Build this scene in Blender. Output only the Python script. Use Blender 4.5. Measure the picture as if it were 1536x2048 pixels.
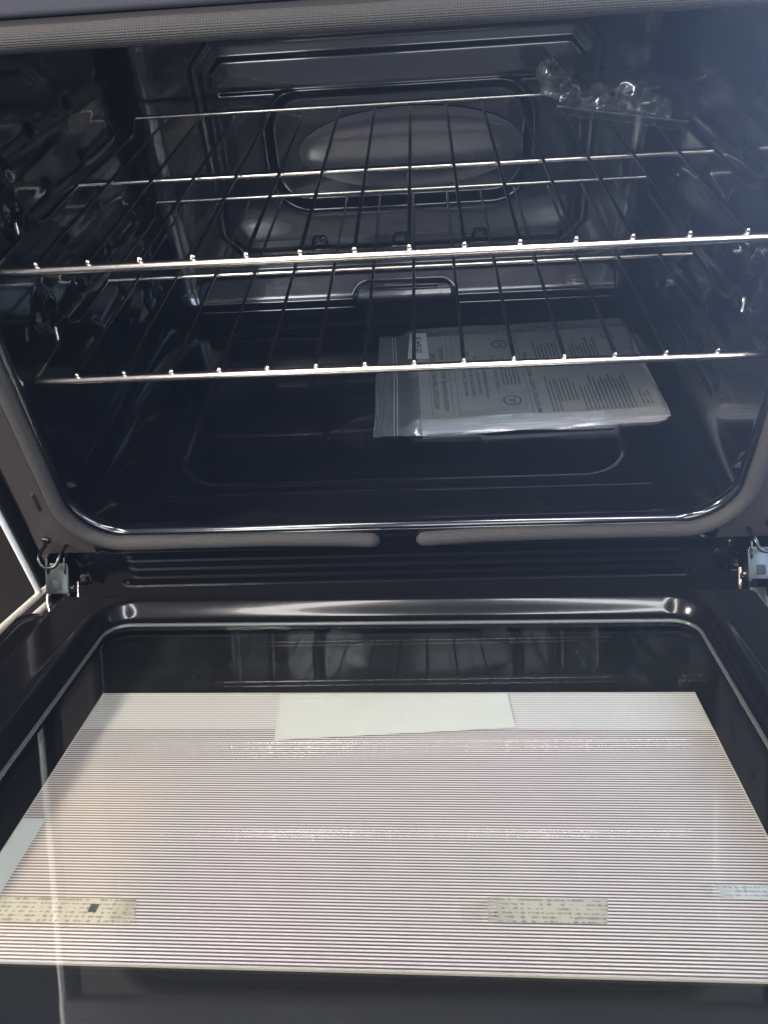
import bpy, math, random
import numpy as np
from mathutils import Matrix, Vector, noise
random.seed(4); rng = np.random.RandomState(5)
S = bpy.context.scene
for o in list(bpy.data.objects): bpy.data.objects.remove(o)
COL = S.collection

# ---------------- camera ----------------
cam = bpy.data.cameras.new('camera'); co = bpy.data.objects.new('camera', cam); COL.objects.link(co)
Rm = [[0.99780709, 0.0269463, 0.06045582], [0.02801465, 0.65560074, -0.75458787], [-0.05996823, 0.75462677, 0.65340818]]
M4 = Matrix(Rm).to_4x4(); M4.translation = Vector((0.03032918, -0.52089144, 0.31532782)); co.matrix_world = M4
cam.sensor_fit = 'VERTICAL'; cam.sensor_height = 36; cam.sensor_width = 27; cam.lens = 1525.103 / 2048 * 36
cam.clip_start = 0.01; cam.clip_end = 60
S.camera = co
# ---------------- world and lamps ----------------
W = bpy.data.worlds.new('World'); S.world = W; W.use_nodes = True
wn = W.node_tree; wb = wn.nodes['Background']; wb.inputs[1].default_value = 0.27
wt = wn.nodes.new('ShaderNodeTexCoord'); wsx = wn.nodes.new('ShaderNodeSeparateXYZ'); wn.links.new(wt.outputs['Generated'], wsx.inputs[0])
wr = wn.nodes.new('ShaderNodeMapRange'); wr.interpolation_type = 'SMOOTHSTEP'; wr.inputs[1].default_value = .35; wr.inputs[2].default_value = -.45; wn.links.new(wsx.outputs[1], wr.inputs[0])
wm = wn.nodes.new('ShaderNodeMix'); wm.data_type = 'RGBA'; wm.inputs[6].default_value = (.08, .09, .12, 1); wm.inputs[7].default_value = (0.84, 0.86, 1.0, 1)
wn.links.new(wr.outputs[0], wm.inputs[0]); wn.links.new(wm.outputs[2], wb.inputs[0])     # the shop: bright aisle in front of the oven, dark behind it
def lamp(name, loc, target, sx, sy, power, col):
    l = bpy.data.lights.new(name, 'AREA'); l.shape = 'RECTANGLE'; l.size = sx; l.size_y = sy; l.energy = power; l.color = col
    o = bpy.data.objects.new(name, l); COL.objects.link(o); o.location = loc
    o.rotation_euler = (Vector(target) - Vector(loc)).to_track_quat('-Z', 'Y').to_euler(); return o
lamp('key_lamp', (-1.9, -0.65, 1.30), (0, -0.25, -0.15), 0.22, 0.22, 90, (1.0, 0.90, 0.80))
lamp('ceiling_lamp', (-0.55, -1.3, 2.1), (0, -0.2, -0.1), 0.25, 1.5, 30, (1.0, 0.95, 0.88))
lamp('ceiling_lamp', (0.65, -1.2, 2.2), (0, -0.2, -0.1), 0.25, 1.5, 30, (0.97, 0.97, 1.0))
lamp('reflection_panel', (-0.80, -3.0, 1.15), (0, 0, 0), 0.55, 1.2, 24, (0.9, 0.97, 1.0))  # unseen panels added to be reflected in the ledge and back wall
lamp('reflection_panel', (0.35, -3.0, 1.15), (0, 0, 0), 0.9, 1.2, 17, (0.95, 0.97, 1.0))
lamp('glare_side_lamp', (.90, .20, .22), (.15, -.35, .05),   .2, .45, 12, (.52, .68, 1))  # unseen bluish lamp added for the glare at right, no window there
sl = bpy.data.lights.new('glare_spot', 'SPOT'); sl.energy = 2100; sl.color = (.50, .66, 1); sl.spot_size = math.radians(24); sl.spot_blend = 1; sl.shadow_soft_size = .05  # unseen spot added to light up the haze as blue glare
so_ = bpy.data.objects.new('glare_spot', sl); COL.objects.link(so_); so_.location = (.85, .12, .42); so_.rotation_euler = (Vector((-.1, -.45, .16)) - so_.location).to_track_quat('-Z', 'Y').to_euler()
lamp('window_light', (1.3, -1.7, 0.9), (0.1, 0.1, -0.1), 0.6, 1.2, 22, (0.60, 0.77, 1.0))
S.view_settings.view_transform = 'Standard'; S.view_settings.look = 'None'; S.view_settings.gamma = 1; S.view_settings.exposure = 0
S.view_settings.use_curve_mapping = False
S.cycles.blur_glossy = 1.0; S.cycles.max_bounces = 12; S.cycles.transparent_max_bounces = 24; S.cycles.glossy_bounces = 6

# ---------------- helpers ----------------
def smooth(o, ang=None):
    me = o.data; me.polygons.foreach_set('use_smooth', [True] * len(me.polygons))
def link(name, me, mat, parent=None, sm=True):
    o = bpy.data.objects.new(name, me); COL.objects.link(o)
    if mat: me.materials.append(mat)
    if parent is not None:
        o.parent = parent; o.matrix_parent_inverse = PINV.get(parent.name, Matrix())
    if sm: smooth(o)
    return o
PINV = {}
def thing(name, label, cat, loc=(0, 0, 0), group=None):
    o = bpy.data.objects.new(name, None); COL.objects.link(o); o.location = loc; o.empty_display_size = .02
    PINV[o.name] = Matrix.Translation(-Vector(loc)); tag(o, label, cat, group); return o
def tag(o, label=None, cat=None, group=None, kind=None):
    if label: o['label'] = label
    if cat: o['category'] = cat
    if group: o['group'] = group
    if kind: o['kind'] = kind
    return o
def mesh(name, V, F):
    me = bpy.data.meshes.new(name); me.from_pydata([tuple(v) for v in V], [], F); me.update(); return me
def grid_faces(nu, nv, wu=False, off=0):
    F = []
    for j in range(nv - 1):
        for i in range(nu - (0 if wu else 1)):
            i2 = (i + 1) % nu
            F.append((off + j * nu + i, off + j * nu + i2, off + (j + 1) * nu + i2, off + (j + 1) * nu + i))
    return F
class MB:
    def __init__(s): s.V = []; s.F = []
    def add(s, V, F):
        b = len(s.V); s.V += [tuple(v) for v in V]; s.F += [tuple(i + b for i in f) for f in F]; return s
    def box(s, x0, x1, y0, y1, z0, z1, bev=0.0, M=None):
        # box with chamfered edges
        c = Vector(((x0 + x1) / 2, (y0 + y1) / 2, (z0 + z1) / 2)); h = Vector(((x1 - x0) / 2, (y1 - y0) / 2, (z1 - z0) / 2))
        import bmesh
        bm = bmesh.new(); bmesh.ops.create_cube(bm, size=2)
        for v in bm.verts: v.co = Vector((v.co.x * h.x, v.co.y * h.y, v.co.z * h.z)) + c
        if bev > 0: bmesh.ops.bevel(bm, geom=list(bm.edges), offset=min(bev, .49 * 2 * min(h)), segments=3, affect='EDGES', profile=.5)
        if M is not None: bm.transform(M)
        bm.verts.index_update(); s.add([v.co.copy() for v in bm.verts], [[v.index for v in f.verts] for f in bm.faces]); bm.free(); return s
    def tube(s, pts, r, n=12, closed=False, cap=True, flat=1.0):
        P = [Vector(p) for p in pts]; N = len(P); T = []
        for i in range(N):
            a = P[(i - 1) % N] if (closed or i > 0) else P[i]; b = P[(i + 1) % N] if (closed or i < N - 1) else P[i]
            T.append((b - a).normalized())
        up = Vector((0, 0, 1)) if abs(T[0].z) < .9 else Vector((0, 1, 0))
        u = (up - T[0] * up.dot(T[0])).normalized(); V = []
        for i in range(N):
            u = (u - T[i] * u.dot(T[i])).normalized(); w = T[i].cross(u)
            rr = r[i] if isinstance(r, (list, tuple)) else r
            for k in range(n):
                a = 2 * math.pi * k / n; V.append(P[i] + (u * math.cos(a) * flat + w * math.sin(a)) * rr)
        F = grid_faces(n, N, True)
        if closed: F += [((N - 1) * n + i, (N - 1) * n + (i + 1) % n, (i + 1) % n, i) for i in range(n)]
        elif cap:
            F.append(tuple(reversed(range(n)))); F.append(tuple(range((N - 1) * n, N * n)))
        return s.add(V, F)
    def cyl(s, a, b, r, n=20):
        # bevelled disc from a to b
        a = Vector(a); b = Vector(b); d = (b - a); e = min(r * .25, d.length * .3); dn = d.normalized()
        return s.tube([a, a + dn * e, b - dn * e, b], [r - e, r, r, r - e], n)
    def build(s, name, mat, parent=None, sm=True, M=None):
        me = mesh(name, s.V, s.F)
        if M is not None: me.transform(M)
        o = link(name, me, mat, parent, sm)
        if sm:
            for pl in me.polygons:
                if pl.area > 1.5e-4: pl.use_smooth = False
            me.set_sharp_from_angle(angle=math.radians(38))
        return o
def rounded(pts, r, seg=6, closed=False):
    P = [Vector(p) for p in pts]; N = len(P); out = []
    for i in range(N):
        if not closed and i in (0, N - 1): out.append(P[i]); continue
        a, b, c = P[i - 1], P[i], P[(i + 1) % N]; rr = min(r, (a - b).length * .48, (c - b).length * .48)
        p = b + (a - b).normalized() * rr; q = b + (c - b).normalized() * rr
        for k in range(seg + 1):
            t = k / seg; out.append((1 - t) ** 2 * p + 2 * t * (1 - t) * b + t * t * q)
    return out
def sstep(e0, e1, x):
    t = np.clip((x - e0) / (e1 - e0), 0, 1); return t * t * (3 - 2 * t)
def sdr(x, y, cx, cy, hx, hy, r):
    qx = np.abs(x - cx) - hx + r; qy = np.abs(y - cy) - hy + r
    return np.hypot(np.maximum(qx, 0), np.maximum(qy, 0)) + np.minimum(np.maximum(qx, qy), 0) - r
def bead(d, w): return np.exp(-(d / w) ** 2)

# ---------------- materials ----------------
def newmat(name):
    m = bpy.data.materials.new(name); m.use_nodes = True; nt = m.node_tree; return m, nt, nt.nodes['Principled BSDF']
def bump(nt, b, scale, strength, dist=.001, detail=3, coord='Object', stretch=None):
    tc = nt.nodes.new('ShaderNodeTexCoord'); n = nt.nodes.new('ShaderNodeTexNoise'); n.inputs['Scale'].default_value = scale; n.inputs['Detail'].default_value = detail
    src = tc.outputs[coord]
    if stretch:
        mp = nt.nodes.new('ShaderNodeMapping'); mp.inputs['Scale'].default_value = stretch; nt.links.new(src, mp.inputs[0]); src = mp.outputs[0]
    nt.links.new(src, n.inputs['Vector'])
    bp = nt.nodes.new('ShaderNodeBump'); bp.inputs['Strength'].default_value = strength; bp.inputs['Distance'].default_value = dist
    nt.links.new(n.outputs[0], bp.inputs['Height']); nt.links.new(bp.outputs[0], b.inputs['Normal']); return n, bp
def simple(name, col, rough, metal=0, coat=0, bs=None, spec=.5):
    m, nt, b = newmat(name); b.inputs['Base Color'].default_value = (*col, 1); b.inputs['Roughness'].default_value = rough
    b.inputs['Metallic'].default_value = metal; b.inputs['Coat Weight'].default_value = coat; b.inputs['Coat Roughness'].default_value = .05
    b.inputs['Specular IOR Level'].default_value = spec
    if bs: bump(nt, b, *bs)
    return m
def enamel(name, base, rough, flecks=True, wob=.25):
    m, nt, b = newmat(name)
    b.inputs['Roughness'].default_value = rough; b.inputs['Specular IOR Level'].default_value = 1.0
    b.inputs['Coat Weight'].default_value = 1.0 if not flecks else .25; b.inputs['Coat Roughness'].default_value = .04
    if flecks: b.inputs['Specular IOR Level'].default_value = .38
    tc = nt.nodes.new('ShaderNodeTexCoord')
    n, bp = bump(nt, b, 38, wob, .0006, 2)
    n2 = nt.nodes.new('ShaderNodeTexNoise'); n2.inputs['Scale'].default_value = 9; n2.inputs['Detail'].default_value = 5
    nt.links.new(tc.outputs['Object'], n2.inputs['Vector'])
    mr = nt.nodes.new('ShaderNodeMapRange'); mr.inputs[3].default_value = rough * .7; mr.inputs[4].default_value = rough * 1.5
    nt.links.new(n2.outputs[0], mr.inputs[0]); nt.links.new(mr.outputs[0], b.inputs['Roughness'])
    v = nt.nodes.new('ShaderNodeTexVoronoi'); v.inputs['Scale'].default_value = 55
    nt.links.new(tc.outputs['Object'], v.inputs['Vector'])
    vc = nt.nodes.new('ShaderNodeSeparateColor'); nt.links.new(v.outputs['Color'], vc.inputs[0])
    a1 = nt.nodes.new('ShaderNodeMath'); a1.operation = 'LESS_THAN'; a1.inputs[1].default_value = .042; nt.links.new(v.outputs['Distance'], a1.inputs[0])
    a2 = nt.nodes.new('ShaderNodeMath'); a2.operation = 'GREATER_THAN'; a2.inputs[1].default_value = .88; nt.links.new(vc.outputs[0], a2.inputs[0])
    a3 = nt.nodes.new('ShaderNodeMath'); a3.operation = 'MULTIPLY'; nt.links.new(a1.outputs[0], a3.inputs[0]); nt.links.new(a2.outputs[0], a3.inputs[1])
    mx = nt.nodes.new('ShaderNodeMix'); mx.data_type = 'RGBA'; mx.inputs[6].default_value = (*base, 1); mx.inputs[7].default_value = (.22, .22, .23, 1) if flecks else (*base, 1)
    nt.links.new(a3.outputs[0], mx.inputs[0]); nt.links.new(mx.outputs[2], b.inputs['Base Color'])
    return m
ENAMEL = enamel('black_enamel', (.0035, .0040, .0070), .13, False)
DOOR_EN = enamel('door_enamel', (.005, .005, .006), .17, True, .15)
FRAME = simple('frame_paint', (.040, .033, .032), .42, 0, .15, (160, .12, .0006, 4))
HEADER = simple('header_paint', (.075, .075, .092), .38, 0, .1, (90, .12, .0008, 4))
CHROME = simple('rack_chrome', (.93, .84, .75), .20, 1, 0, (60, .02, .0004, 2, 'Object', (.1, 1, 1)))
WIRE = simple('darkened_wire_chrome', (.26, .255, .25), .24, 1, 0, (500, .12, .0004))  # base colour darkened to stand in for the dark cavity chrome reflects
STEEL = simple('hinge_steel', (.085, .09, .09), .32, 1, 0, (60, .25, .0008, 4))
WHITE = simple('white_paint', (.78, .76, .73), .35, 0, .2, (30, .1, .0006))
CREAM = simple('cream_trim', (.62, .57, .50), .45, 0, 0, (30, .1, .0006))
RUBBER = simple('black_backing', (.01, .01, .011), .5)
PLATE = simple('dull_plate', (.15, .15, .158), .09, .6, .3, (160, .10, .0004, 5))
INK = simple('ink', (.012, .012, .014), .6)
INKL = simple('faded_ink', (.085, .085, .09), .7)

def paper(name, col, var=.12):
    m, nt, b = newmat(name); n, bp = bump(nt, b, 22, .35, .0012, 4)
    r = nt.nodes.new('ShaderNodeMix'); r.data_type = 'RGBA'; r.inputs[6].default_value = (*[c * (1 - var) for c in col], 1); r.inputs[7].default_value = (*[min(1, c * (1 + var)) for c in col], 1)
    nt.links.new(n.outputs[0], r.inputs[0]); nt.links.new(r.outputs[2], b.inputs['Base Color']); b.inputs['Roughness'].default_value = .75; return m
PAPER = paper('booklet_paper', (.37, .355, .325)); PAPEREDGE = paper('booklet_edge', (.45, .44, .46)); STICK = paper('sticker_paper', (.86, .87, .88), .04)
TAPE = paper('tape', (.74, .74, .66), .04); PALE = paper('pale_strip', (.80, .82, .74), .03)

def glassy(name, rough, tint, diff=0.0, diffcol=(.8, .85, .9), f0=.04, bumps=None):
    """thin clear sheet: what passes, plus a Schlick reflection on its surface"""
    m = bpy.data.materials.new(name); m.use_nodes = True; nt = m.node_tree; nt.nodes.clear()
    out = nt.nodes.new('ShaderNodeOutputMaterial'); T = nt.nodes.new('ShaderNodeBsdfTransparent'); T.inputs[0].default_value = (*tint, 1)
    G = nt.nodes.new('ShaderNodeBsdfAnisotropic'); G.inputs['Roughness'].default_value = rough; G.inputs[0].default_value = (1, 1, 1, 1)
    geo = nt.nodes.new('ShaderNodeNewGeometry'); dt = nt.nodes.new('ShaderNodeVectorMath'); dt.operation = 'DOT_PRODUCT'
    nt.links.new(geo.outputs['Incoming'], dt.inputs[1])
    if bumps:
        tc = nt.nodes.new('ShaderNodeTexCoord'); n = nt.nodes.new('ShaderNodeTexNoise'); n.inputs['Scale'].default_value = bumps[0]; n.inputs['Detail'].default_value = 4; n.inputs['Distortion'].default_value = .8
        nt.links.new(tc.outputs['Object'], n.inputs['Vector']); bp = nt.nodes.new('ShaderNodeBump'); bp.inputs['Strength'].default_value = bumps[1]; bp.inputs['Distance'].default_value = .002
        nt.links.new(n.outputs[0], bp.inputs['Height']); nt.links.new(bp.outputs[0], G.inputs['Normal']); nt.links.new(bp.outputs[0], dt.inputs[0])
    else: nt.links.new(geo.outputs['Normal'], dt.inputs[0])
    def mth(op, a, b=None):
        x = nt.nodes.new('ShaderNodeMath'); x.operation = op
        for i, v in enumerate((a, b)):
            if v is None: continue
            if isinstance(v, (int, float)): x.inputs[i].default_value = v
            else: nt.links.new(v, x.inputs[i])
        return x.outputs[0]
    c = mth('ABSOLUTE', dt.outputs['Value']); f = mth('ADD', mth('MULTIPLY', mth('POWER', mth('SUBTRACT', 1.0, c), 5.0), 1 - f0), f0)
    base = T.outputs[0]
    if diff > 0:
        D = nt.nodes.new('ShaderNodeBsdfDiffuse'); D.inputs[0].default_value = (*diffcol, 1); m1 = nt.nodes.new('ShaderNodeMixShader'); m1.inputs[0].default_value = diff
        nt.links.new(T.outputs[0], m1.inputs[1]); nt.links.new(D.outputs[0], m1.inputs[2]); base = m1.outputs[0]
    m2 = nt.nodes.new('ShaderNodeMixShader'); nt.links.new(f, m2.inputs[0]); nt.links.new(base, m2.inputs[1]); nt.links.new(G.outputs[0], m2.inputs[2])
    nt.links.new(m2.outputs[0], out.inputs[0]); return m
GLASS = glassy('door_glass', .015, (.95, .955, .945), f0=.075)
FILM = glassy('plastic_film', .16, (.90, .92, .93), .20, (.55, .60, .66), .06, (50, .15))
FILM2 = glassy('crumpled_film', .10, (.84, .86, .89), .08, (.60, .63, .68), .14, (40, .35))

# gasket: knitted fibreglass rope
def gasket_mat():
    m, nt, b = newmat('knitted_fibreglass'); b.inputs['Roughness'].default_value = .7
    uv = nt.nodes.new('ShaderNodeUVMap'); mp = nt.nodes.new('ShaderNodeMapping'); nt.links.new(uv.outputs[0], mp.inputs[0])
    sx = nt.nodes.new('ShaderNodeSeparateXYZ'); nt.links.new(mp.outputs[0], sx.inputs[0])
    def wave(sock, f):
        a = nt.nodes.new('ShaderNodeMath'); a.operation = 'MULTIPLY'; a.inputs[1].default_value = f; nt.links.new(sock, a.inputs[0])
        s = nt.nodes.new('ShaderNodeMath'); s.operation = 'SINE'; nt.links.new(a.outputs[0], s.inputs[0]); return s.outputs[0]
    w1 = wave(sx.outputs[0], 2 * math.pi / .0017); w2 = wave(sx.outputs[1], 2 * math.pi * 34)
    mu = nt.nodes.new('ShaderNodeMath'); mu.operation = 'MULTIPLY_ADD'; mu.inputs[1].default_value = .5; nt.links.new(w1, mu.inputs[0]); nt.links.new(w2, mu.inputs[2])
    bp = nt.nodes.new('ShaderNodeBump'); bp.inputs['Strength'].default_value = .45; bp.inputs['Distance'].default_value = .0004
    nt.links.new(mu.outputs[0], bp.inputs['Height']); nt.links.new(bp.outputs[0], b.inputs['Normal'])
    mr = nt.nodes.new('ShaderNodeMapRange'); mr.inputs[1].default_value = -1.5; mr.inputs[2].default_value = 1.5; nt.links.new(mu.outputs[0], mr.inputs[0])
    mx = nt.nodes.new('ShaderNodeMix'); mx.data_type = 'RGBA'; mx.inputs[6].default_value = (.028, .0255, .0245, 1); mx.inputs[7].default_value = (.058, .053, .050, 1)
    nt.links.new(mr.outputs[0], mx.inputs[0]); nt.links.new(mx.outputs[2], b.inputs['Base Color']); return m
GASKET = gasket_mat()

# printed outer pane: fine pale lines on a dark mirror-like ground
def stripe_mat():
    m, nt, b = newmat('striped_print'); b.inputs['Roughness'].default_value = .35; b.inputs['Specular IOR Level'].default_value = .4
    tc = nt.nodes.new('ShaderNodeTexCoord'); sp = nt.nodes.new('ShaderNodeSeparateXYZ'); nt.links.new(tc.outputs['Object'], sp.inputs[0])
    def mth(op, a, b_=None, c_=None):
        x = nt.nodes.new('ShaderNodeMath'); x.operation = op
        for i, v in enumerate((a, b_, c_)):
            if v is None: continue
            if isinstance(v, (int, float)): x.inputs[i].default_value = v
            else: nt.links.new(v, x.inputs[i])
        return x.outputs[0]
    X, Yv = sp.outputs[0], sp.outputs[1]
    fr = mth('FRACT', mth('DIVIDE', Yv, PITCH)); tri = mth('ABSOLUTE', mth('SUBTRACT', fr, .5))
    line = nt.nodes.new('ShaderNodeMapRange'); line.interpolation_type = 'SMOOTHSTEP'; line.inputs[1].default_value = .21; line.inputs[2].default_value = .30
    nt.links.new(tri, line.inputs[0])
    n = nt.nodes.new('ShaderNodeTexNoise'); n.inputs['Scale'].default_value = 7; n.inputs['Detail'].default_value = 2; nt.links.new(tc.outputs['Object'], n.inputs['Vector'])
    cr = nt.nodes.new('ShaderNodeValToRGB'); nt.links.new(n.outputs[0], cr.inputs[0]); e = cr.color_ramp.elements
    e[0].position = .3; e[0].color = (.20, .135, .15, 1); e[1].position = .7; e[1].color = (.19, .16, .13, 1)
    x = e.new(.5); x.color = (.17, .13, .13, 1)
    # the brown card behind shows warmer in one patch at left
    px = nt.nodes.new('ShaderNodeMapRange'); px.interpolation_type = 'SMOOTHSTEP'; px.inputs[1].default_value = -.118; px.inputs[2].default_value = -.165; nt.links.new(X, px.inputs[0])
    py = nt.nodes.new('ShaderNodeMapRange'); py.interpolation_type = 'SMOOTHSTEP'; py.inputs[1].default_value = -.22; py.inputs[2].default_value = -.27; nt.links.new(Yv, py.inputs[0])
    pp = mth('MULTIPLY', px.outputs[0], py.outputs[0]); pp = mth('MULTIPLY', pp, .8)
    m0 = nt.nodes.new('ShaderNodeMix'); m0.data_type = 'RGBA'; m0.inputs[7].default_value = (.33, .22, .12, 1); nt.links.new(pp, m0.inputs[0]); nt.links.new(cr.outputs[0], m0.inputs[6])
    # pale paper behind the lines along the top band
    band = mth('GREATER_THAN', Yv, -.1968)
    m1 = nt.nodes.new('ShaderNodeMix'); m1.data_type = 'RGBA'; m1.inputs[7].default_value = (.47, .47, .42, 1); nt.links.new(band, m1.inputs[0]); nt.links.new(m0.outputs[2], m1.inputs[6])
    m2 = nt.nodes.new('ShaderNodeMix'); m2.data_type = 'RGBA'; m2.inputs[7].default_value = (.88, .82, .79, 1); nt.links.new(line.outputs[0], m2.inputs[0]); nt.links.new(m1.outputs[2], m2.inputs[6])
    nt.links.new(m2.outputs[2], b.inputs['Base Color']); return m
PITCH = .00205
STRIPE = stripe_mat()

# ---------------- setting: floor ----------------
FZ = -.80
fl = MB().add([(-6, -6, FZ), (6, -6, FZ), (6, 4, FZ), (-6, 4, FZ)], [(0, 1, 2, 3)]).build('floor', simple('shop_floor', (.020, .017, .015), .5, 0, 0, (5, .3, .003)), sm=False)
tag(fl, kind='structure')

# ---------------- the oven ----------------
oven = thing('oven', 'black enamelled oven with its door lowered open, white side edge and grey rope seal', 'oven', (0, .25, FZ))

# cavity shell: a rounded box with embossed walls
def outline(hw, z0, z1, r, ns=(150, 110, 26)):
    """closed loop of (x,z), starts at bottom left going right; returns pts and side ids"""
    nx, nz, nc = ns; P = []; I = []
    def seg(a, b, n, s):
        for i in range(n):
            t = i / n; P.append((a[0] + (b[0] - a[0]) * t, a[1] + (b[1] - a[1]) * t)); I.append(s)
    def arc(cx, cz, a0, n):
        for i in range(n):
            a = a0 + math.pi / 2 * i / n; P.append((cx + r * math.cos(a), cz + r * math.sin(a))); I.append(4)
    seg((-hw + r, z0), (hw - r, z0), nx, 0); arc(hw - r, z0 + r, -math.pi / 2, nc)
    seg((hw, z0 + r), (hw, z1 - r), nz, 1); arc(hw - r, z1 - r, 0, nc)
    seg((hw - r, z1), (-hw + r, z1), nx, 2); arc(-hw + r, z1 - r, math.pi / 2, nc)
    seg((-hw, z1 - r), (-hw, z0 + r), nz, 3); arc(-hw + r, z0 + r, math.pi, nc)
    return np.array(P), np.array(I)
NS = (300, 220, 26)
ys = [(-.0015, 0)]
rows = []
HW, Z0, Z1 = .316, -.170, .270; BY = .480
def front(t):   # t 0..1 from lip to full size
    return .297 + (HW - .297) * t, -.150 + (Z0 + .150) * t, .244 + (Z1 - .244) * t, .046 - .004 * t
for k in range(7):   # lip roll
    a = math.pi / 2 * k / 6; rr = .006
    hw, z0, z1, r = front(0); g = rr * (1 - math.sin(a)); rows.append((hw + g, z0 - g, z1 + g, r + g, rr * (1 - math.cos(a)) - .001))
for k in range(1, 13):
    t = k / 12; s = t * t * (3 - 2 * t); hw, z0, z1, r = front(s); rows.append((hw, z0, z1, r, .005 + .030 * t))
for y in np.linspace(.035, BY - .036, 205)[1:]: rows.append((HW, Z0, Z1, .042, y))
for k in range(1, 13):
    a = math.pi / 2 * k / 12; rr = .036; g = rr * (1 - math.cos(a)); rows.append((HW - g, Z0 + g, Z1 - g, max(.042 - g, .012), BY - rr + rr * math.sin(a)))
rows.append((HW - .05, Z0 + .05, Z1 - .05, .012, BY + .0004))
def floor_h(x, y):
    h = np.zeros_like(x)
    d = sdr(x, y, 0, .268, .236, .178, .05); h -= .0045 * (1 - sstep(-.006, .004, d)) * 1.0; h += .0012 * bead(d, .004)
    d2 = sdr(x, y, .003, .20, .088, .088, .035); e2 = .0018 * (1 - sstep(-.006, .004, d2))
    d3 = sdr(x, y, .003, .33, .115, .075, .03); h += np.maximum(e2, .0016 * (1 - sstep(-.006, .004, d3)))
    h += .002 * bead(y - .068, .003) * (np.abs(x) < .25)
    return h
def side_h(y, z):
    h = np.zeros_like(y)
    for zc in (-.092, -.043, .006, .054, .103, .15):
        d = sdr(y, z, .285, zc - .014, .150, .0095, .009); h += .0019 * (1 - sstep(-.010, .006, d))
        for yc in (.205, .30, .395):
            h += .0040 * np.exp(-(((y - yc) / .008) ** 2 + ((z - zc + .002) / .006) ** 2))
    for zc in (.012, .108): 
        d = np.hypot(y - .115, z - zc); h += .006 * bead(d - .017, .005)
    h += .011 * np.exp(-(((y - .040) / .006) ** 2 + ((z + .128) / .010) ** 2))
    for yc, zc in ((.18, -.145), (.42, -.115), (.36, -.09)): h += .003 * np.exp(-(((y - yc) / .006) ** 2 + ((z - zc) / .009) ** 2))
    return h
V = []; n0 = None
for (hw, z0, z1, r, y) in rows:
    P, I = outline(hw, z0, z1, r, NS); n0 = len(P); x = P[:, 0].copy(); z = P[:, 1].copy(); yy = np.full(n0, y)
    if .03 < y < BY - .03:
        w = sstep(.03, .05, yy) * (1 - sstep(BY - .045, BY - .034, yy))
        b = (I == 0); z[b] += (floor_h(x[b], yy[b]) * w[b])
        hh = side_h(yy, z); l = I == 3; x[l] += hh[l] ; rgt = I == 1; x[rgt] -= hh[rgt]
    V += list(zip(x, yy, z))
cav = link('cavity_shell', mesh('cavity_shell', V, grid_faces(n0, len(rows), True)), ENAMEL, oven)

def back_h(x, z):
    h = np.zeros_like(x)
    # large chamfered panel with a bead round it
    d = sdr(x, z, .002, .040, .231, .121, .02); ch = (np.abs(x - .002) + np.abs(z - .040) - .328) / 1.414; d = np.maximum(d, ch)
    h += .005 * (1 - sstep(-.016, .004, d)) + .0018 * bead(d - .004, .0035) - .0012 * bead(d + .013, .004)
    # slow bow of the panel between beads
    h += .004 * (1 - sstep(-.12, -.01, d)) * np.cos(x * 9)
    ins = 1 - sstep(-.010, .002, d)
    h += ins * (.012 * sstep(-.015, -.088, z) - .055 * np.clip(z - .113, 0, 1)) - .0022 * bead(z - .112, .0022) * (np.abs(x) < .205)
    h += ins * .0009 * np.sin(x * 31 + 1.3) * sstep(-.01, -.06, z)
    # rounded frame round the oval plate
    e = sdr(x, z, .004, .042, .160, .066, .046); h -= .009 * (1 - sstep(-.009, .002, e)); h += .002 * bead(e - .003, .003)
    # slanting ledge at the foot of the wall
    q = sdr(x, z, .003, -.136, .290, .030, .026); m = 1 - sstep(-.008, .002, q); ramp = np.clip((-.108 - z) / .045, 0, 1)
    led = (.006 + .024 * ramp) * m + .0028 * bead(z + .1515, .0025) * m - .002 * bead(z + .144, .003) * m
    nt_ = sdr(x, z, .003, -.152, .068, .026, .02); led *= sstep(-.006, .003, nt_)
    h = np.where(z < -.100, led, h)
    h += .004 * bead(z + .1415, .0022) * (np.abs(x - .006) < .042) * (z < -.1)
    return h
nx_, nz_ = 420, 300
xs = np.linspace(-.305, .305, nx_); zs = np.linspace(-.163, .262, nz_); XX, ZZ = np.meshgrid(xs, zs)
H = back_h(XX, ZZ); edge = np.minimum(np.minimum(XX + .300, .300 - XX), np.minimum(ZZ + .1655, .26 - ZZ)); H = H * sstep(0, .012, edge) - .001 * (1 - sstep(0, .004, edge))
me = mesh('back_wall', list(zip(XX.ravel(), (BY - H).ravel(), ZZ.ravel())), grid_faces(nx_, nz_))
back = link('back_wall', me, ENAMEL, oven)
# oval dull plate
V = []; nr, na = 24, 96
for j in range(nr + 1):
    r = j / nr
    for i in range(na):
        a = 2 * math.pi * i / na; x = .018 + .137 * r * math.cos(a); z = .040 + .0465 * r * math.sin(a)
        V.append((x, BY - .0030 - .0010 * (1 - r ** 6) - .0006 * (1 - r * r), z))
link('oval_plate', mesh('oval_plate', V, grid_faces(na, nr + 1, True)), PLATE, oven)
# three little wire clips above the ledge
for cx in (-.105, .001, .105):
    m = MB(); y0 = BY - .007
    m.tube(rounded([(cx - .014, y0, -.078), (cx - .009, y0 - .008, -.070), (cx - .007, y0 - .010, -.060), (cx + .007, y0 - .010, -.060), (cx + .009, y0 - .008, -.070), (cx + .014, y0, -.078)], .004), .0019, 8)
    m.box(cx - .005, cx + .005, y0 - .011, y0, -.069, -.066, .001)
    m.box(cx - .013, cx + .013, y0 - .006, y0 + .001, -.080, -.0765, .001)
    m.build('clip', STEEL if False else ENAMEL, oven)

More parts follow.
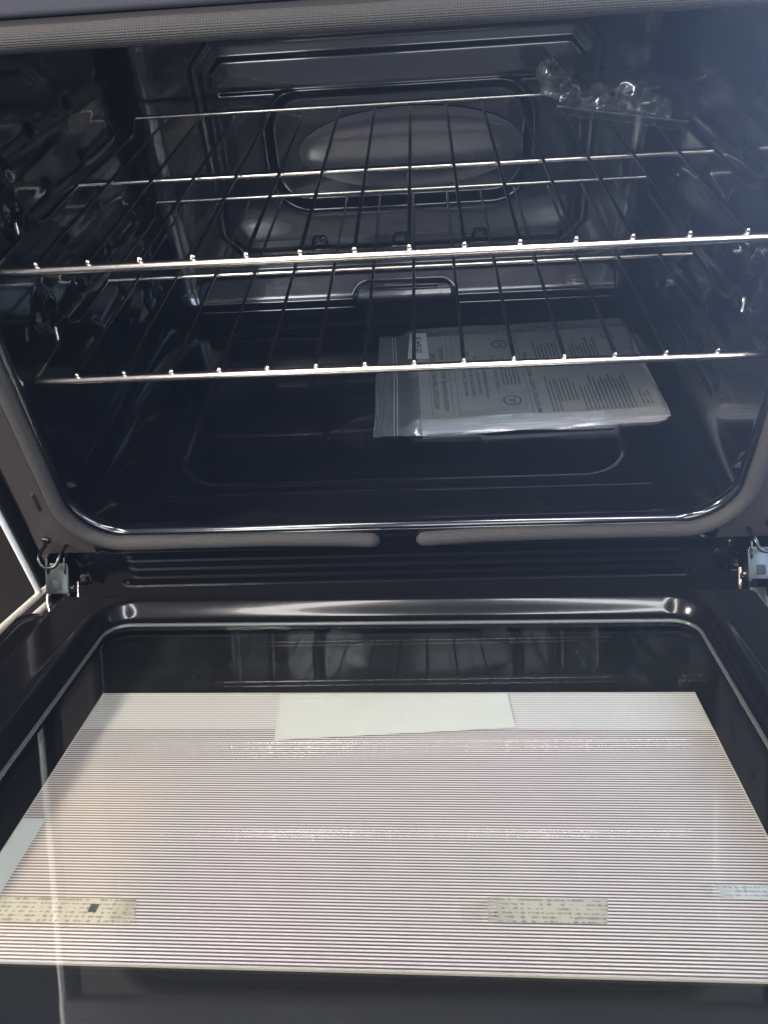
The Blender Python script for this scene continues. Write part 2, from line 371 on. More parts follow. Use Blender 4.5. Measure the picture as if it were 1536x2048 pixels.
# front frame with the opening
def ring(inner, outer, y_in, y_out, extra=None):
    n = len(inner); V = [(p[0], y_in, p[1]) for p in inner] + [(p[0], y_out, p[1]) for p in outer]
    return V, grid_faces(n, 2, True)
inn, I = outline(.303, -.156, .250, .052, (60, 40, 20)); FW, FB, FT = .346, -.176, .254
out = []
for (x, z), s in zip(inn, I):
    cx, cz = 0, .05; dx, dz = x - cx, z - cz
    sx = (FW / abs(dx)) if dx else 1e9; sz = ((FT - cz) / dz if dz > 0 else (FB - cz) / dz) if dz else 1e9; k = min(sx, sz); out.append((cx + dx * k, cz + dz * k))
# snap corners so the outer rectangle stays sharp
for c in ((-FW, FB), (FW, FB), (FW, FT), (-FW, FT)):
    i = min(range(len(out)), key=lambda q: (out[q][0] - c[0]) ** 2 + (out[q][1] - c[1]) ** 2); out[i] = c
V, F = ring(inn, out, -.001, -.001); m = MB().add(V, F)
m.box(-FW, -FW + .0015, -.001, .02, FB, FT); m.box(FW - .0015, FW, -.001, .02, FB, FT)
m.build('front_frame', FRAME, oven, sm=False)
MB().box(-.372, .372, -.004, .06, .2545, .50, .004).build('header', HEADER, oven)
# screws and slots in the frame
for sx in (-1, 1):
    for z, t in ((-.158, 's'), (-.112, 'l'), (.02, 's'), (.10, 'l')):
        x = sx * (.334 if t == 's' else .327)
        if t == 's': MB().cyl((x, -.001, z), (x, -.0045, z), .0042).build('screw', STEEL, oven)
        else: MB().box(x - .0018, x + .0018, -.0022, .0005, z - .010, z + .010, .0008).build('slot', RUBBER, oven)
# ribbed lower front under the seal
nx2, nz2 = 300, 120; xs = np.linspace(-.346, .346, nx2); zs = np.linspace(-.262, FB - .0005, nz2); XX, ZZ = np.meshgrid(xs, zs); H = np.zeros_like(XX)
for zc, hwid, a in ((-.186, .262, .0014), (-.197, .262, .0014), (-.209, .262, .0014), (-.220, .275, .0022)):
    d = sdr(XX, ZZ, 0, zc, hwid, .0035, .0035); H += a * (1 - sstep(-.0035, .003, d))
for sx in (-1, 1): 
    d = sdr(XX, ZZ, sx * .322, -.195, .012, .024, .006); H -= .012 * (1 - sstep(-.002, .001, d))
link('ribbed_front', mesh('ribbed_front', list(zip(XX.ravel(), (-.001 - H).ravel(), ZZ.ravel())), grid_faces(nx2, nz2)), ENAMEL, oven)
# body behind and around
m = MB(); m.box(-.3465, -.3455, .0, .6, -.262, .262); m.box(.3455, .3465, .0, .6, -.262, .262); m.box(-.345, .345, .02, .6, -.77, -.264, .002)
m.build('inner_body', RUBBER, oven, sm=False)
for sx in (-1, 1):
    m = MB(); m.box(sx * .374 - .003, sx * .374 + .003, .012, .62, FZ + .02, .50, .002); m.build('side_panel', RUBBER, oven)
    m = MB(); m.tube(rounded([(sx * .3665, -.002, .49), (sx * .3665, -.002, -.225), (sx * .3665, -.004, -.2285)], .004), .0029, 14)
    m.build('side_edge', WHITE, oven)
MB().box(-.371, -.3472, .03, .05, FZ + .05, .26).build('gap_filler', RUBBER, oven, sm=False)
MB().box(.3472, .371, .03, .05, FZ + .05, .26).build('gap_filler', RUBBER, oven, sm=False)
MB().box(-.290, .290, -.0035, .004, -.1762, -.1535, .001).build('lower_lip', ENAMEL, oven)
# storage drawer under the door
MB().box(-.372, .372, -.012, .018, -.76, -.44, .006).build('drawer_front', WHITE, oven)

for sx in (-1, 1):
    for dy, dz in ((0, 0), (-.010, -.013)):
        m = MB(); m.tube(rounded([(sx * .362, .008 + dy, -.232 + dz), (sx * .368, -.004 + dy, -.2315 + dz), (sx * .3815, -.050 + dy, -.2240 + dz), (sx * .400, -.140 + dy, -.205 + dz)], .008), .0034, 12); m.build('edge_trim', CREAM, oven)
# gasket rope
def gasket(pts, rad, name):
    n = 28; P = [Vector(p) for p in pts]; V = []; L = [0]
    for i in range(1, len(P)): L.append(L[-1] + (P[i] - P[i - 1]).length)
    for i, p in enumerate(P):
        t = (P[min(i + 1, len(P) - 1)] - P[max(i - 1, 0)]).normalized(); u = Vector((0, 1, 0)); w = t.cross(u)
        e = min(L[i], L[-1] - L[i]); r = rad * (min(1, .35 + .65 * math.sqrt(max(0, e) / .006)) if e < .006 else 1)
        r *= 1 + .03 * math.sin(L[i] * 31) + .02 * math.sin(L[i] * 83)
        for k in range(n):
            a = 2 * math.pi * k / n; V.append(p + (u * math.cos(a) * .85 + w * math.sin(a)) * r)
    F = grid_faces(n, len(P), True); F += [tuple(range(n)), tuple(range((len(P) - 1) * n, len(P) * n))]
    me = mesh(name, V, F); uvl = me.uv_layers.new(name='UVMap')
    for poly in me.polygons:
        for li in poly.loop_indices:
            vi = me.loops[li].vertex_index; i, k = divmod(vi, n)
            if k == 0 and any(me.loops[q].vertex_index % n == n - 1 for q in poly.loop_indices): k = n
            uvl.data[li].uv = (L[i], k / n)
    return link(name, me, GASKET, oven)
gp, I = outline(.3055, -.1598, .2447, .052, (120, 90, 30))
gp = [Vector((x, -.007, z)) for x, z in gp]
bi = [i for i in range(len(gp)) if I[i] == 0]
start = next(i for i in bi if gp[i].x > .013); end = max(i for i in bi if gp[i].x < -.016)
path = gp[start:] + gp[:end + 1]
for i in range(len(path)):   # ends sag below the line
    for e, q in ((0, i), (1, len(path) - 1 - i)):
        if q < 25: path[i] = path[i] + Vector((0, 0, -.0045 * (1 - q / 25) ** 2))
gasket(path, .0071, 'rope_seal')

# hinges: pressed steel links from the frame slot down into the door
for sx in (-1, 1):
    hg = bpy.data.objects.new('hinge', None); COL.objects.link(hg); hg.parent = oven; hg.matrix_parent_inverse = PINV[oven.name]; hg.location = (sx * .322, -.01, -.2); PINV[hg.name] = Matrix.Translation(-Vector(hg.location))
    X = lambda v: sx * (v + .005)
    def plate(x, prof, name, t=.0014, mat=STEEL):
        # side plate cut to a profile in y,z
        n = len(prof); V = [(X(x) - t / 2, y, z) for y, z in prof] + [(X(x) + t / 2, y, z) for y, z in prof]
        F = [tuple(range(n)), tuple(reversed(range(n, 2 * n)))] + [(i, (i + 1) % n, n + (i + 1) % n, n + i) for i in range(n)]
        o = MB().add(V, F).build(name, mat, hg, sm=False); return o
    arm = [(.004, -.176), (-.010, -.174), (-.018, -.182), (-.021, -.196), (-.030, -.204), (-.036, -.222), (-.058, -.232), (-.074, -.244), (-.078, -.256), (-.034, -.254), (-.018, -.232), (-.010, -.214), (.004, -.208)]
    plate(.314, arm, 'arm'); plate(.331, arm, 'arm')
    m = MB(); Mx = Matrix.Translation((X(.3225), -.020, -.190)) @ Matrix.Rotation(math.radians(-38), 4, 'X')
    m.box(-.0105, .0105, -.001, .001, -.016, .014, .0008, Mx); m.box(-.0115, -.0095, -.001, .005, -.016, .012, .0008, Mx); m.box(.0095, .0115, -.001, .005, -.016, .012, .0008, Mx); Mx = Matrix.Translation((X(.3225), -.037, -.222)) @ Matrix.Rotation(math.radians(-55), 4, 'X')
    m.box(-.0080, .0080, -.001, .001, -.020, .012, .0008, Mx); m.box(-.0090, -.0072, -.001, .006, -.022, .010, .0008, Mx); m.box(.0072, .0090, -.001, .006, -.022, .010, .0008, Mx); m.build('bridge', STEEL, hg)
    for yy, zz, a in ((-.024, -.196, -38), (-.044, -.226, -55)):
        Mx = Matrix.Translation((X(.3225), yy, zz)) @ Matrix.Rotation(math.radians(a), 4, 'X'); MB().box(-.0040, .0040, -.0022, -.0008, -.0045, .0045, .0006, Mx).build('slot', RUBBER, hg)
    m = MB(); m.tube(rounded([(X(.312), .002, -.166), (X(.312), -.018, -.164), (X(.316), -.025, -.172), (X(.329), -.025, -.172), (X(.333), -.018, -.164), (X(.333), .002, -.166)], .006), .0018, 10); m.build('catch', STEEL, hg)
    for (y, z) in ((-.022, -.203), (-.040, -.233)): MB().cyl((X(.309), y, z), (X(.336), y, z), .0032, 16).build('rivet', CHROME, hg)
    m = MB(); m.tube(rounded([(X(.310), -.012, -.205), (X(.308), -.026, -.214), (X(.310), -.034, -.228), (X(.309), -.046, -.240)], .006), .0017, 8)
    m.tube(rounded([(X(.336), -.014, -.200), (X(.339), -.028, -.216), (X(.335), -.038, -.232), (X(.337), -.050, -.243)], .006), .0017, 8); m.build('spring_lever', CHROME, hg)
    MB().box(X(.342) - .004, X(.342) + .004, -.047, -.038, -.236, -.222, .001).build('stop', CHROME, hg)

# ---------------- door ----------------
DA = math.radians(-17.5)
door = bpy.data.objects.new('door', None); COL.objects.link(door); door.parent = oven; door.matrix_parent_inverse = PINV[oven.name]
door.location = (0, -.0266, -.1879); door.scale = (.986, .986, .986); door.rotation_euler = (Matrix.Rotation(DA, 3, 'X') @ Matrix.Rotation(math.radians(-1.0), 3, 'Z')).to_euler()
# liner: one pressed sheet with a raised plug; local x across, -y outwards from the hinge, z up; glass surface at z 0
def liner_h(x, u):
    p = sdr(x, u, 0, .262, .324, .234, .030); h = -.037 + .045 * (1 - sstep(-.024, .0, p))
    d = sdr(x, u, 0, .2600, .2545, .1910, .034)      # ridge centre line
    h += .0065 * bead(np.maximum(np.abs(d) - .0018, 0), .0045)
    h -= .0060 * (1 - sstep(-.013, -.006, d))
    o = sdr(x, u, 0, .250, .380, .250, .014); h -= .010 * sstep(-.004, .001, o)
    g = sdr(x, u, 0, .250, .368, .240, .02); h += .0015 * bead(g, .003)
    return h
nx3, nu3 = 560, 420; xs = np.linspace(-.381, .381, nx3); us = np.linspace(-.001, .506, nu3); XX, UU = np.meshgrid(xs, us); H = liner_h(XX, UU)
hole = sdr(XX, UU, 0, .2640, .2425, .1745, .020)
keep = hole > -.0015
idx = np.arange(nx3 * nu3).reshape(nu3, nx3); F = []
kc = keep[:-1, :-1] & keep[1:, :-1] & keep[:-1, 1:] & keep[1:, 1:]
jj, ii = np.nonzero(kc)
for j, i in zip(jj, ii): F.append((int(idx[j, i]), int(idx[j + 1, i]), int(idx[j + 1, i + 1]), int(idx[j, i + 1])))
me = mesh('liner', list(zip(XX.ravel(), (-UU).ravel(), H.ravel())), F)
import bmesh
bm = bmesh.new(); bm.from_mesh(me); bmesh.ops.delete(bm, geom=[v for v in bm.verts if not v.link_faces], context='VERTS'); bm.to_mesh(me); bm.free()
ln = link('liner', me, DOOR_EN, door)
rp, _ = outline(.2420, -(.2640 + .1740), -(.2640 - .1740), .019, (40, 30, 10))
MB().tube([(x, y, .0016) for x, y in rp], .0017, 10, closed=True).build('glass_retainer', simple('retainer', (.10, .11, .105), .25, .3), door)
MB().box(-.2440, .2440, -.4400, -.0880, -.0035, .0).build('inner_glass', GLASS, door, sm=False)
MB().box(-.300, .300, -.490, -.020, -.0252, -.0212).build('outer_glass', enamel('black_border', (.016, .016, .016), .18), door, sm=False)
PX0, PX1, PY0, PY1 = -.2247, .2237, -.3774, -.1563; WZ = -.0200
MB().add([(PX0, PY0, WZ), (PX1, PY0, WZ), (PX1, PY1, WZ), (PX0, PY1, WZ), (PX0, PY0, WZ - .0011), (PX1, PY0, WZ - .0011), (PX1, PY1, WZ - .0011), (PX0, PY1, WZ - .0011)],
    [(0, 1, 2, 3), (0, 4, 5, 1), (1, 5, 6, 2), (2, 6, 7, 3), (3, 7, 4, 0)]).build('striped_window', STRIPE, door, sm=False)
m = MB(); e = .0009; zc = WZ + .0005
m.box(PX0 - e, PX0, PY0, PY1, WZ - .001, zc); m.box(PX1, PX1 + e, PY0, PY1, WZ - .001, zc); m.box(PX0 - e, PX1 + e, PY1, PY1 + e, WZ - .001, zc); m.box(PX0 - e, PX1 + e, PY0 - e, PY0, WZ - .001, zc)
m.build('window_edge', simple('window_edge', (.62, .58, .5), .4), door, sm=False)
def sheet(name, pts, z, mat, parent=door, label=None):
    o = MB().add([(x, y, z) for x, y in pts], [tuple(range(len(pts)))]).build(name, mat, parent, sm=False)
    if label: o['label'] = label
    return o
ZL = WZ + .0008
sheet('paper_label', [(-.0848, -.1572), (-.0792, -.2098), (.0898, -.1960), (.0875, -.1572)], ZL, TAPE, label='blank pale label slightly askew at the hinge edge of the window')
sheet('side_strip', [(PX0, -.2835), (PX0, -.3490), (-.2100, -.3490), (-.2100, -.2835)], ZL - .0003, PALE, label='plain pale strip along the left edge of the window')
def label_mat(name, col, fade, x0, x1):
    m, nt, b = newmat(name); tc = nt.nodes.new('ShaderNodeTexCoord'); sp = nt.nodes.new('ShaderNodeSeparateXYZ'); nt.links.new(tc.outputs['Object'], sp.inputs[0])
    n = nt.nodes.new('ShaderNodeTexNoise'); n.inputs['Scale'].default_value = 1; n.inputs['Detail'].default_value = 1
    mp = nt.nodes.new('ShaderNodeMapping'); mp.inputs['Scale'].default_value = (420, 160, 1); nt.links.new(tc.outputs['Object'], mp.inputs[0]); nt.links.new(mp.outputs[0], n.inputs['Vector'])
    rw = nt.nodes.new('ShaderNodeMath'); rw.operation = 'MULTIPLY'; rw.inputs[1].default_value = 2 * math.pi / .0026; nt.links.new(sp.outputs[1], rw.inputs[0])
    sn = nt.nodes.new('ShaderNodeMath'); sn.operation = 'SINE'; nt.links.new(rw.outputs[0], sn.inputs[0])
    ad = nt.nodes.new('ShaderNodeMath'); ad.operation = 'MULTIPLY_ADD'; ad.inputs[1].default_value = .16; nt.links.new(sn.outputs[0], ad.inputs[0]); nt.links.new(n.outputs[0], ad.inputs[2])
    cr = nt.nodes.new('ShaderNodeValToRGB'); cr.color_ramp.elements[0].position = .34; cr.color_ramp.elements[0].color = (*[c * .55 for c in col], 1); cr.color_ramp.elements[1].position = .44; cr.color_ramp.elements[1].color = (*col, 1)
    nt.links.new(ad.outputs[0], cr.inputs[0]); nt.links.new(cr.outputs[0], b.inputs['Base Color']); b.inputs['Roughness'].default_value = .6
    f = nt.nodes.new('ShaderNodeMapRange'); f.interpolation_type = 'SMOOTHSTEP'; f.inputs[1].default_value = x0; f.inputs[2].default_value = x1; f.inputs[3].default_value = fade[0]; f.inputs[4].default_value = fade[1]
    nt.links.new(sp.outputs[0], f.inputs[0]); nt.links.new(f.outputs[0], b.inputs['Alpha']); return m
sheet('printed_label', [(-.2240, -.3402), (-.2240, -.3555), (-.1257, -.3550), (-.1306, -.3402)], ZL, label_mat('label_yellow', (.70, .62, .47), (1, .45), -.145, -.128), label='yellowish printed label low on the left of the window')
sheet('printed_label', [(.0461, -.3350), (.0478, -.3500), (.1220, -.3495), (.1255, -.3345)], ZL, label_mat('label_pale', (.66, .63, .52), (.15, .75), .046, .085), label='faded pale printed label low on the right of the window')
sheet('printed_label', [(.172, -.3240), (.172, -.3330), (.2230, -.3330), (.2230, -.3240)], ZL, label_mat('label_white', (.72, .78, .80), (.0, .8), .172, .20), label='small whitish label at the right edge of the window')
m = MB(); m.box(-.1545, -.1500, -.3490, -.3440, ZL + .0002, ZL + .0004); m.build('label_mark', INKL, door, sm=False)
# white outer skin with cream edges
m = MB(); m.box(-.384, .384, -.516, -.004, -.070, -.058, .004); m.build('outer_skin', WHITE, door)
m = MB(); m.box(-.372, .372, -.508, -.498, -.056, -.040, .002)
for sx in (-1, 1): m.box(sx * .372 - .003, sx * .372 + .003, -.495, -.006, -.058, -.045, .001)
m.box(-.366, .366, -.008, -.002, -.056, -.045, .001); m.build('door_body', RUBBER, door)

# ---------------- oven racks ----------------
def rack(label, z, x0=0.0):
    t = thing('oven_rack', label, 'oven rack', (x0, .235, z), 'chrome wire oven racks')
    PINV[t.name] = Matrix()      # parts are built around the rack's own origin
    Y = lambda y: y - .235
    sp = .0403; xl = 7.50 * sp
    fb = MB(); pts = [(-xl, Y(.055), -.0045), (-xl, Y(.0292), -.0050), (xl, Y(.0292), -.0050), (xl, Y(.055), -.0045)]
    fb.tube(rounded(pts, .006), .0037, 16); fb.build('front_bar', CHROME, t)
    for sx in (-1, 1):
        m = MB(); q = sx * xl
        m.tube(rounded([(q, Y(.055), -.0045), (q, Y(.095), -.004), (q + sx * .001, Y(.100), .010), (q + sx * .001, Y(.120), .011), (q, Y(.128), -.003), (q, Y(.142), -.0075), (q * .985, Y(.227), -.004)], .006), .0026, 12)
        m.build('side_rail', WIRE, t)
        m = MB(); m.tube(rounded([(q * .985, Y(.227), -.005), (q * .992, Y(.415), -.010), (q * .992, Y(.428), .002), (q * .99, Y(.439), .0035)], .006), .0023, 12); m.build('rear_rail', WIRE, t)
    m = MB(); m.tube([(-xl * .985, Y(.227), -.0035), (xl * .985, Y(.227), -.0035)], .0027, 14); m.build('cross_bar', CHROME, t)
    m = MB(); m.tube([(-xl * .99, Y(.439), .0035), (xl * .99, Y(.439), .0035)], .0025, 14); m.build('rear_bar', CHROME, t)
    wm = MB(); r = .00165
    wm.tube(rounded([(0, Y(.0290), -.0005), (0, Y(.0305), .0005), (0, Y(.20), .0005), (0, Y(.425), .0005), (0, Y(.438), -.0008)], .003, 4), r, 12)
    tip = Vector((0, Y(.0290), -.0008)); first = None
    for k in range(14):
        if first is None:
            first = wm.build('wire', WIRE, t); w = first
            tm = MB(); tm.tube([(0, Y(.0268), .0003), (0, Y(.0275), .0003), (0, Y(.0290), .0003), (0, Y(.0305), .0003)], [.0010, .0019, .0022, .0017], 12); ft = tm.build('weld_tip', CHROME, w); fw = ft
        else:
            w = first.copy(); COL.objects.link(w); w.parent = t
            fw = ft.copy(); COL.objects.link(fw); fw.parent = w
        w.location = ((k - 6.5) * sp, 0, 0)
    return t
lowr = rack('lower chrome wire oven rack, over the bagged booklet', 0.0, .0003)
# the upper rack: the same parts copied
up = lowr.copy(); COL.objects.link(up); up.location = (0, .235, .0956); up['label'] = 'upper chrome wire oven rack, carrying the crumpled clear bag'
for ch in list(lowr.children):
    c = ch.copy(); COL.objects.link(c); c.parent = up
    for g in ch.children:
        d = g.copy(); COL.objects.link(d); d.parent = c

# ---------------- booklet in its bag ----------------
BZ = Z0 - .0022
bk = thing('booklet', 'stack of printed instruction leaflets with a numbered sticker, inside the clear bag', 'booklet', (.157, .277, BZ))
PINV[bk.name] = Matrix(); bk.rotation_euler = (0, 0, math.radians(1.6))
LX0, LX1, LY0, LY1 = -.136, .135, -.099, .103; TH = .0095
def leaf(name, x0, x1, y0, y1, z0, z1, mat, curl=.002):
    nx, ny = 40, 26; V = []
    for top in (1, 0):
        for j in range(ny):
            for i in range(nx):
                x = x0 + (x1 - x0) * i / (nx - 1); y = y0 + (y1 - y0) * j / (ny - 1)
                c = curl * (math.sin(x * 21 + .7) * .5 + .5) * (1 - j / (ny - 1)) ** 2 + .0006 * noise.noise(Vector((x * 18, y * 18, z1 * 90)))
                V.append((x, y, (z1 + c) if top else (z0 + c * .3)))
    F = grid_faces(nx, ny) + [tuple(reversed(f)) for f in grid_faces(nx, ny, off=nx * ny)]
    n = nx * ny; bd = [i for i in range(nx)] + [j * nx + nx - 1 for j in range(1, ny)] + [(ny - 1) * nx + i for i in range(nx - 2, -1, -1)] + [j * nx for j in range(ny - 2, 0, -1)]
    for a, b in zip(bd, bd[1:] + bd[:1]): F.append((a, a + n, b + n, b))
    return MB().add(V, F).build(name, mat, bk)
leaf('leaflet', LX0, LX1 + .001, LY0 - .004, LY1, .0008, .0050, PAPEREDGE, .0012)
leaf('leaflet', LX0 + .001, LX1, LY0 - .001, LY1 - .002, .0056, .0070, PAPEREDGE, .0008)
leaf('cover_leaf', LX0, LX1 - .001, LY0 + .003, LY1 - .001, .0078, .0092, PAPER, .0006)
ZT = .0104
def P2(a, b):  # page: a from page-left (0..208mm, runs away), b from page top (0..270mm, runs right)
    return (LX0 + b, LY0 + .004 + a)
TT = Matrix(((0, -1, 0, 0), (1, 0, 0, 0), (0, 0, 1, 0), (0, 0, 0, 1)))
def text(s, a, b, size, mat=INK, parent=bk, z=ZT, name='lettering', w=None):
    c = bpy.data.curves.new(name, 'FONT'); c.body = s; c.size = size; c.extrude = 0; c.resolution_u = 3; c.offset = size * .018
    o = bpy.data.objects.new(name, c); COL.objects.link(o); dg = bpy.context.evaluated_depsgraph_get(); me = bpy.data.meshes.new_from_object(o.evaluated_get(dg)); bpy.data.objects.remove(o)
    xs_ = [v.co.x for v in me.vertices]; k = (w / (max(xs_) - min(xs_))) if w else 1
    me.transform(Matrix.Diagonal((k, 1, 1, 1))); x, y = P2(a, b); me.transform(Matrix.Translation((x, y, z)) @ TT)
    me.materials.clear(); return me
from functools import reduce
def join(mes, name, mat, parent):
    m = MB()
    for me in mes: m.add([v.co.copy() for v in me.vertices], [tuple(p.vertices) for p in me.polygons])
    return m.build(name, mat, parent, sm=False)
def bar(m, a0, a1, b0, b1, z=ZT):
    x0, y0 = P2(a0, b0); x1, y1 = P2(a1, b1); m.add([(x0, y0, z), (x1, y0, z), (x1, y1, z), (x0, y1, z)], [(0, 1, 2, 3)])
T = []
T.append(text('INSTALLATION INSTRUCTIONS', .026, .0215, .0085, w=.125)); T.append(text('FREESTANDING ELECTRIC RANGE', .020, .0320, .0072, w=.145))
T.append(text('IMPORTANT: SAVE FOR LOCAL', .050, .0560, .0055, w=.085)); T.append(text('INSPECTOR\'S USE. READ AND SAVE', .046, .0640, .0055, w=.105))
T.append(text('THESE INSTRUCTIONS FOR', .050, .0720, .0055, w=.09)); T.append(text('FUTURE REFERENCE.', .044, .0800, .0055, w=.07))
T.append(text('FOR YOUR SAFETY:', .062, .0935, .006, w=.075)); T.append(text('IMPORTANT SAFETY INSTRUCTIONS', .008, .1340, .0075, w=.135))
for me in T: join([me], 'heading_text', INK, bk)
m = MB()
def frame(a0, a1, b0, b1, w=.0006):
    bar(m, a0, a1, b0, b0 + w); bar(m, a0, a1, b1 - w, b1); bar(m, a0, a0 + w, b0, b1); bar(m, a1 - w, a1, b0, b1)
frame(.010, .190, .0125, .037); frame(.010, .190, .043, .125); frame(.018, .052, .090, .119, .0004); frame(.150, .182, .090, .119, .0004)
m.build('ruled_box', INKL, bk, sm=False)
# ring marks with letters
def ringmark(a, b, r, w, m, el=1.0):
    n = 40; V = []
    cx, cy = P2(a, b)
    for k in range(n):
        t = 2 * math.pi * k / n; V.append((cx + math.cos(t) * r, cy + math.sin(t) * r * el, ZT)); V.append((cx + math.cos(t) * (r - w), cy + math.sin(t) * (r - w) * el, ZT))
    m.add(V, [(2 * k, (2 * k + 2) % (2 * n), (2 * k + 3) % (2 * n), 2 * k + 1) for k in range(n)])
for aa, me in ((.036, text('UL', .0295, .1075, .0105, w=.012)), (.166, text('SP', .161, .1065, .007, w=.010))):
    m = MB(); ringmark(aa, .104, .0105, .0017, m)
    if aa > .1: ringmark(aa, .104, .0074, .0008, m)
    m.add([v.co.copy() for v in me.vertices], [tuple(p.vertices) for p in me.polygons]); m.build('approval_mark', INK, bk, sm=False)
# body copy too small to read
def para(a0, a1, b, n, dens=.9):
    m = MB()
    for k in range(n):
        a = a0; endp = a1 - random.random() * (a1 - a0) * .35
        while a < endp:
            w = random.uniform(.003, .009); bar(m, a, min(a + w, endp), b + k * .0045, b + k * .0045 + .0019); a += w + .0012
    m.build('body_text', INKL, bk, sm=False)
para(.070, .140, .098, 5); 
for (a0, a1, b, n) in ((.010, .085, .146, 3), (.030, .082, .158, 5), (.110, .178, .144, 7), (.010, .080, .183, 3), (.010, .095, .196, 10), (.110, .175, .187, 8), (.030, .085, .201, 8), (.165, .185, .232, 4), (.030, .045, .246, 3), (.016, .028, .246, 3)): para(a0, a1, b, n)
st = MB(); st.add([(LX0 - .012, .045, ZT + .0016), (LX0 + .014, .043, ZT + .0016), (LX0 + .013, .108, ZT + .0016), (LX0 - .008, .108, ZT + .0016), (LX0 - .012, .045, ZT + .0010), (LX0 + .014, .043, ZT + .0010), (LX0 + .013, .108, ZT + .0010), (LX0 - .008, .108, ZT + .0010)], [(0, 1, 2, 3), (0, 4, 5, 1), (1, 5, 6, 2), (2, 6, 7, 3), (3, 7, 4, 0)])
so = st.build('sticker', STICK, bk, sm=False); so['label'] = 'white sticker with the number 3936418'
me = text('3936418', .052 + .098, .0060, .0135, z=ZT + .0019, w=.042); join([me], 'sticker_number', INK, bk)

# clear bag over the booklet
bag = thing('zip_bag', 'clear resealable plastic bag lying flat on the oven floor with leaflets inside', 'plastic bag', (.14, .285, BZ), None)
PINV[bag.name] = Matrix(); bag.rotation_euler = (0, 0, math.radians(1.6))
def bag_surf(top):
    nx, ny = 200, 140; X0, X1, Y0_, Y1_ = -.168, .158, -.115, .119; V = []
    for j in range(ny):
        for i in range(nx):
            s, t_ = i / (nx - 1), j / (ny - 1); x = X0 + (X1 - X0) * s; y = Y0_ + (Y1_ - Y0_) * t_
            x += .003 * math.sin(t_ * 9) * (1 if s > .9 else .3); y += .0025 * math.sin(s * 14 + 1) * (1 - 2 * t_) ** 3 - .006 * (s - .5) * 0
            if s < .04: x -= .006 * (1 - t_)
            d = float(sdr(np.array(x), np.array(y), .014, .0, .139, .106, .005))
            base = .0008 + (.0135 * (1 - float(sstep(-.002, .022, np.array(d)))) if top else 0)
            nn = noise.noise(Vector((x * 16, y * 40, 3))) + .5 * noise.noise(Vector((x * 60, y * 70, 7))); rid = 1 - abs(noise.noise(Vector((x * 12 + 5, y * 34, 1)))) * 2
            if top: base += (.0010 * nn + .0018 * max(0, rid - .55)) * (1 if d < .002 else .45) + .0006
            e = min(s, 1 - s, t_, 1 - t_) * 20
            if e < 1: base = .0008 + (base - .0008) * e
            if top and x < -.153: base += .0005 * math.sin((x) * 2500)
            V.append((x, y, base if top else .0004))
    return V, grid_faces(nx, ny)
V, F = bag_surf(True); MB().add(V, F).build('bag_top', FILM, bag)
m = MB()
for xx in (-.1500, -.1465): m.tube([(xx - .006 * 0, -.114 + .0, .0036), (xx + .001, 0, .0034), (xx, .108, .0030)], .0005, 8)
m.build('zip_strip', glassy('zip', .2, (.8, .84, .88), .35, (.8, .84, .9), .06), bag)

# ---------------- crumpled clear bag on the upper rack ----------------
cb = thing('crumpled_bag', 'crumpled clear plastic bag at the back right of the upper rack', 'plastic bag', (.23, .335, .0975))
A = Vector((.176, .376, .100)); B = Vector((.290, .292, .100)); U = (B - A); Ln = U.length; U.normalize(); Wd = Vector((U.y, -U.x, 0)) * -1
if Wd.y < 0: Wd = -Wd
RUF = glassy('backlit_ruffle_film', .14, (.72, .74, .76), .20, (.80, .76, .70), .38, (30, .25))  # brighter copy of the bag film, backlight put into its colour
def crump(fn, n, mm, name):
    V = []
    for j in range(mm):
        for i in range(n):
            V.append(fn(i / (n - 1), j / (mm - 1)))
    MB().add(V, grid_faces(n, mm)).build(name, RUF if 'ruff' in name or 'corner' in name else FILM2, cb)
def fold(s, t, seed, amp):
    p = Vector((s * 5 + seed, t * 3, seed)); r = 0
    for k, (f, a) in enumerate(((1, .5), (2.3, .3), (5, .2), (11, .08))): r += a * (1 - 2 * abs(noise.noise(p * f)))
    return amp * r
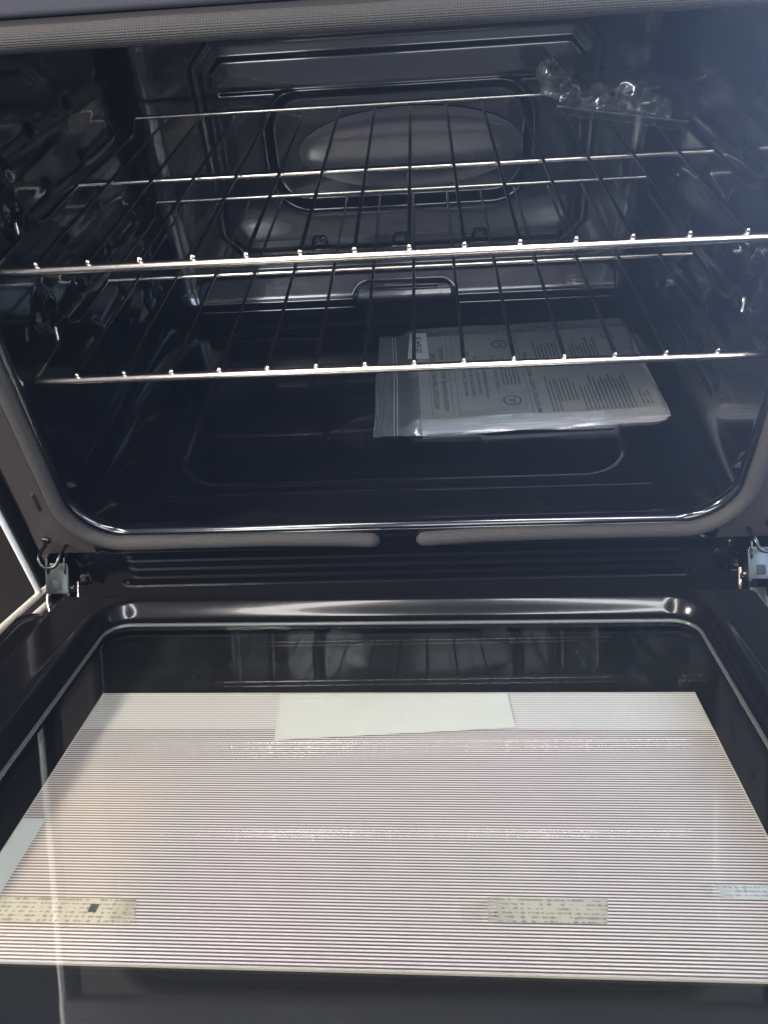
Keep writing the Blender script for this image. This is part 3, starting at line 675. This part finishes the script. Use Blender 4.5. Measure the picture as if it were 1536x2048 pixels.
def low(s, t):   # flap hanging slightly over the front edge and lying on the rack
    p = A + U * (s * Ln * 1.02) + Wd * (-.022 + t * .135) ; p.z = .0995 + fold(s, t, 2, .004) - (.004 if t < .08 else 0); return p
def topf(s, t):
    env = math.sin(math.pi * min(1, max(0, t * .9 + .08))) * (.35 + .65 * math.sin(math.pi * min(1, s * .9 + .06)))
    p = A + U * (s * Ln * .98 + .006 * math.sin(t * 7)) + Wd * (t * .095); p.z = .101 + .020 * env + fold(s, t, 9, .010) * min(1, t * 6 + .05) * min(1, (1 - t) * 5 + .2); return p
def ruffle(s, t):
    z = t * (.012 + .010 * math.sin(s * 17) * math.sin(s * 6 + 1)); p = A + U * (s * Ln * .86 + .004 * math.sin(s * 40)) + Wd * (.003 + .010 * math.sin(s * 16 + t * 2) * (t + .25) + .004 * noise.noise(Vector((s * 22, t * 4, 4)))); p.z = .101 + max(0, z) + .006 * t * noise.noise(Vector((s * 18, t * 3, 8))) + .010 * t; return p
def corner(s, t):
    p = Vector((.158, .405, .100)) + Vector((.030 * s + .004 * math.sin(t * 9), -.006 + .012 * math.sin(s * 5), 0)); p.z = .100 + t * (.052 - .030 * s) + fold(s, t, 5, .003); p.y += .006 * math.sin(t * 6 + s * 3); return p
crump(low, 70, 50, 'bag_underside'); crump(topf, 90, 70, 'bag_top'); crump(ruffle, 160, 20, 'ruffled_edge'); crump(corner, 30, 40, 'raised_corner')
MB().tube([A + Vector((0, 0, .001)), (A + B) / 2 + Vector((0, 0, .0005)), B + Vector((0, 0, .0005))], .0009, 8).build('seal_line', glassy('seal', .15, (.7, .75, .8), .45, (.85, .87, .9), .1), cb)

# ---------------- added haze volume standing in for lens glare ----------------
hz = MB().box(-2.6, 2.6, -3.4, 1.5, FZ - 1, 2.6).build('glare_haze', None, None, sm=False); tag(hz, kind='stuff')
m, nt, b = newmat('glare_haze_air'); nt.nodes.remove(b); v = nt.nodes.new('ShaderNodeVolumePrincipled')
v.inputs['Color'].default_value = (.85, .9, 1, 1); v.inputs['Density'].default_value = .042; v.inputs['Anisotropy'].default_value = .89
nt.links.new(v.outputs[0], nt.nodes['Material Output'].inputs['Volume']); hz.data.materials.append(m)
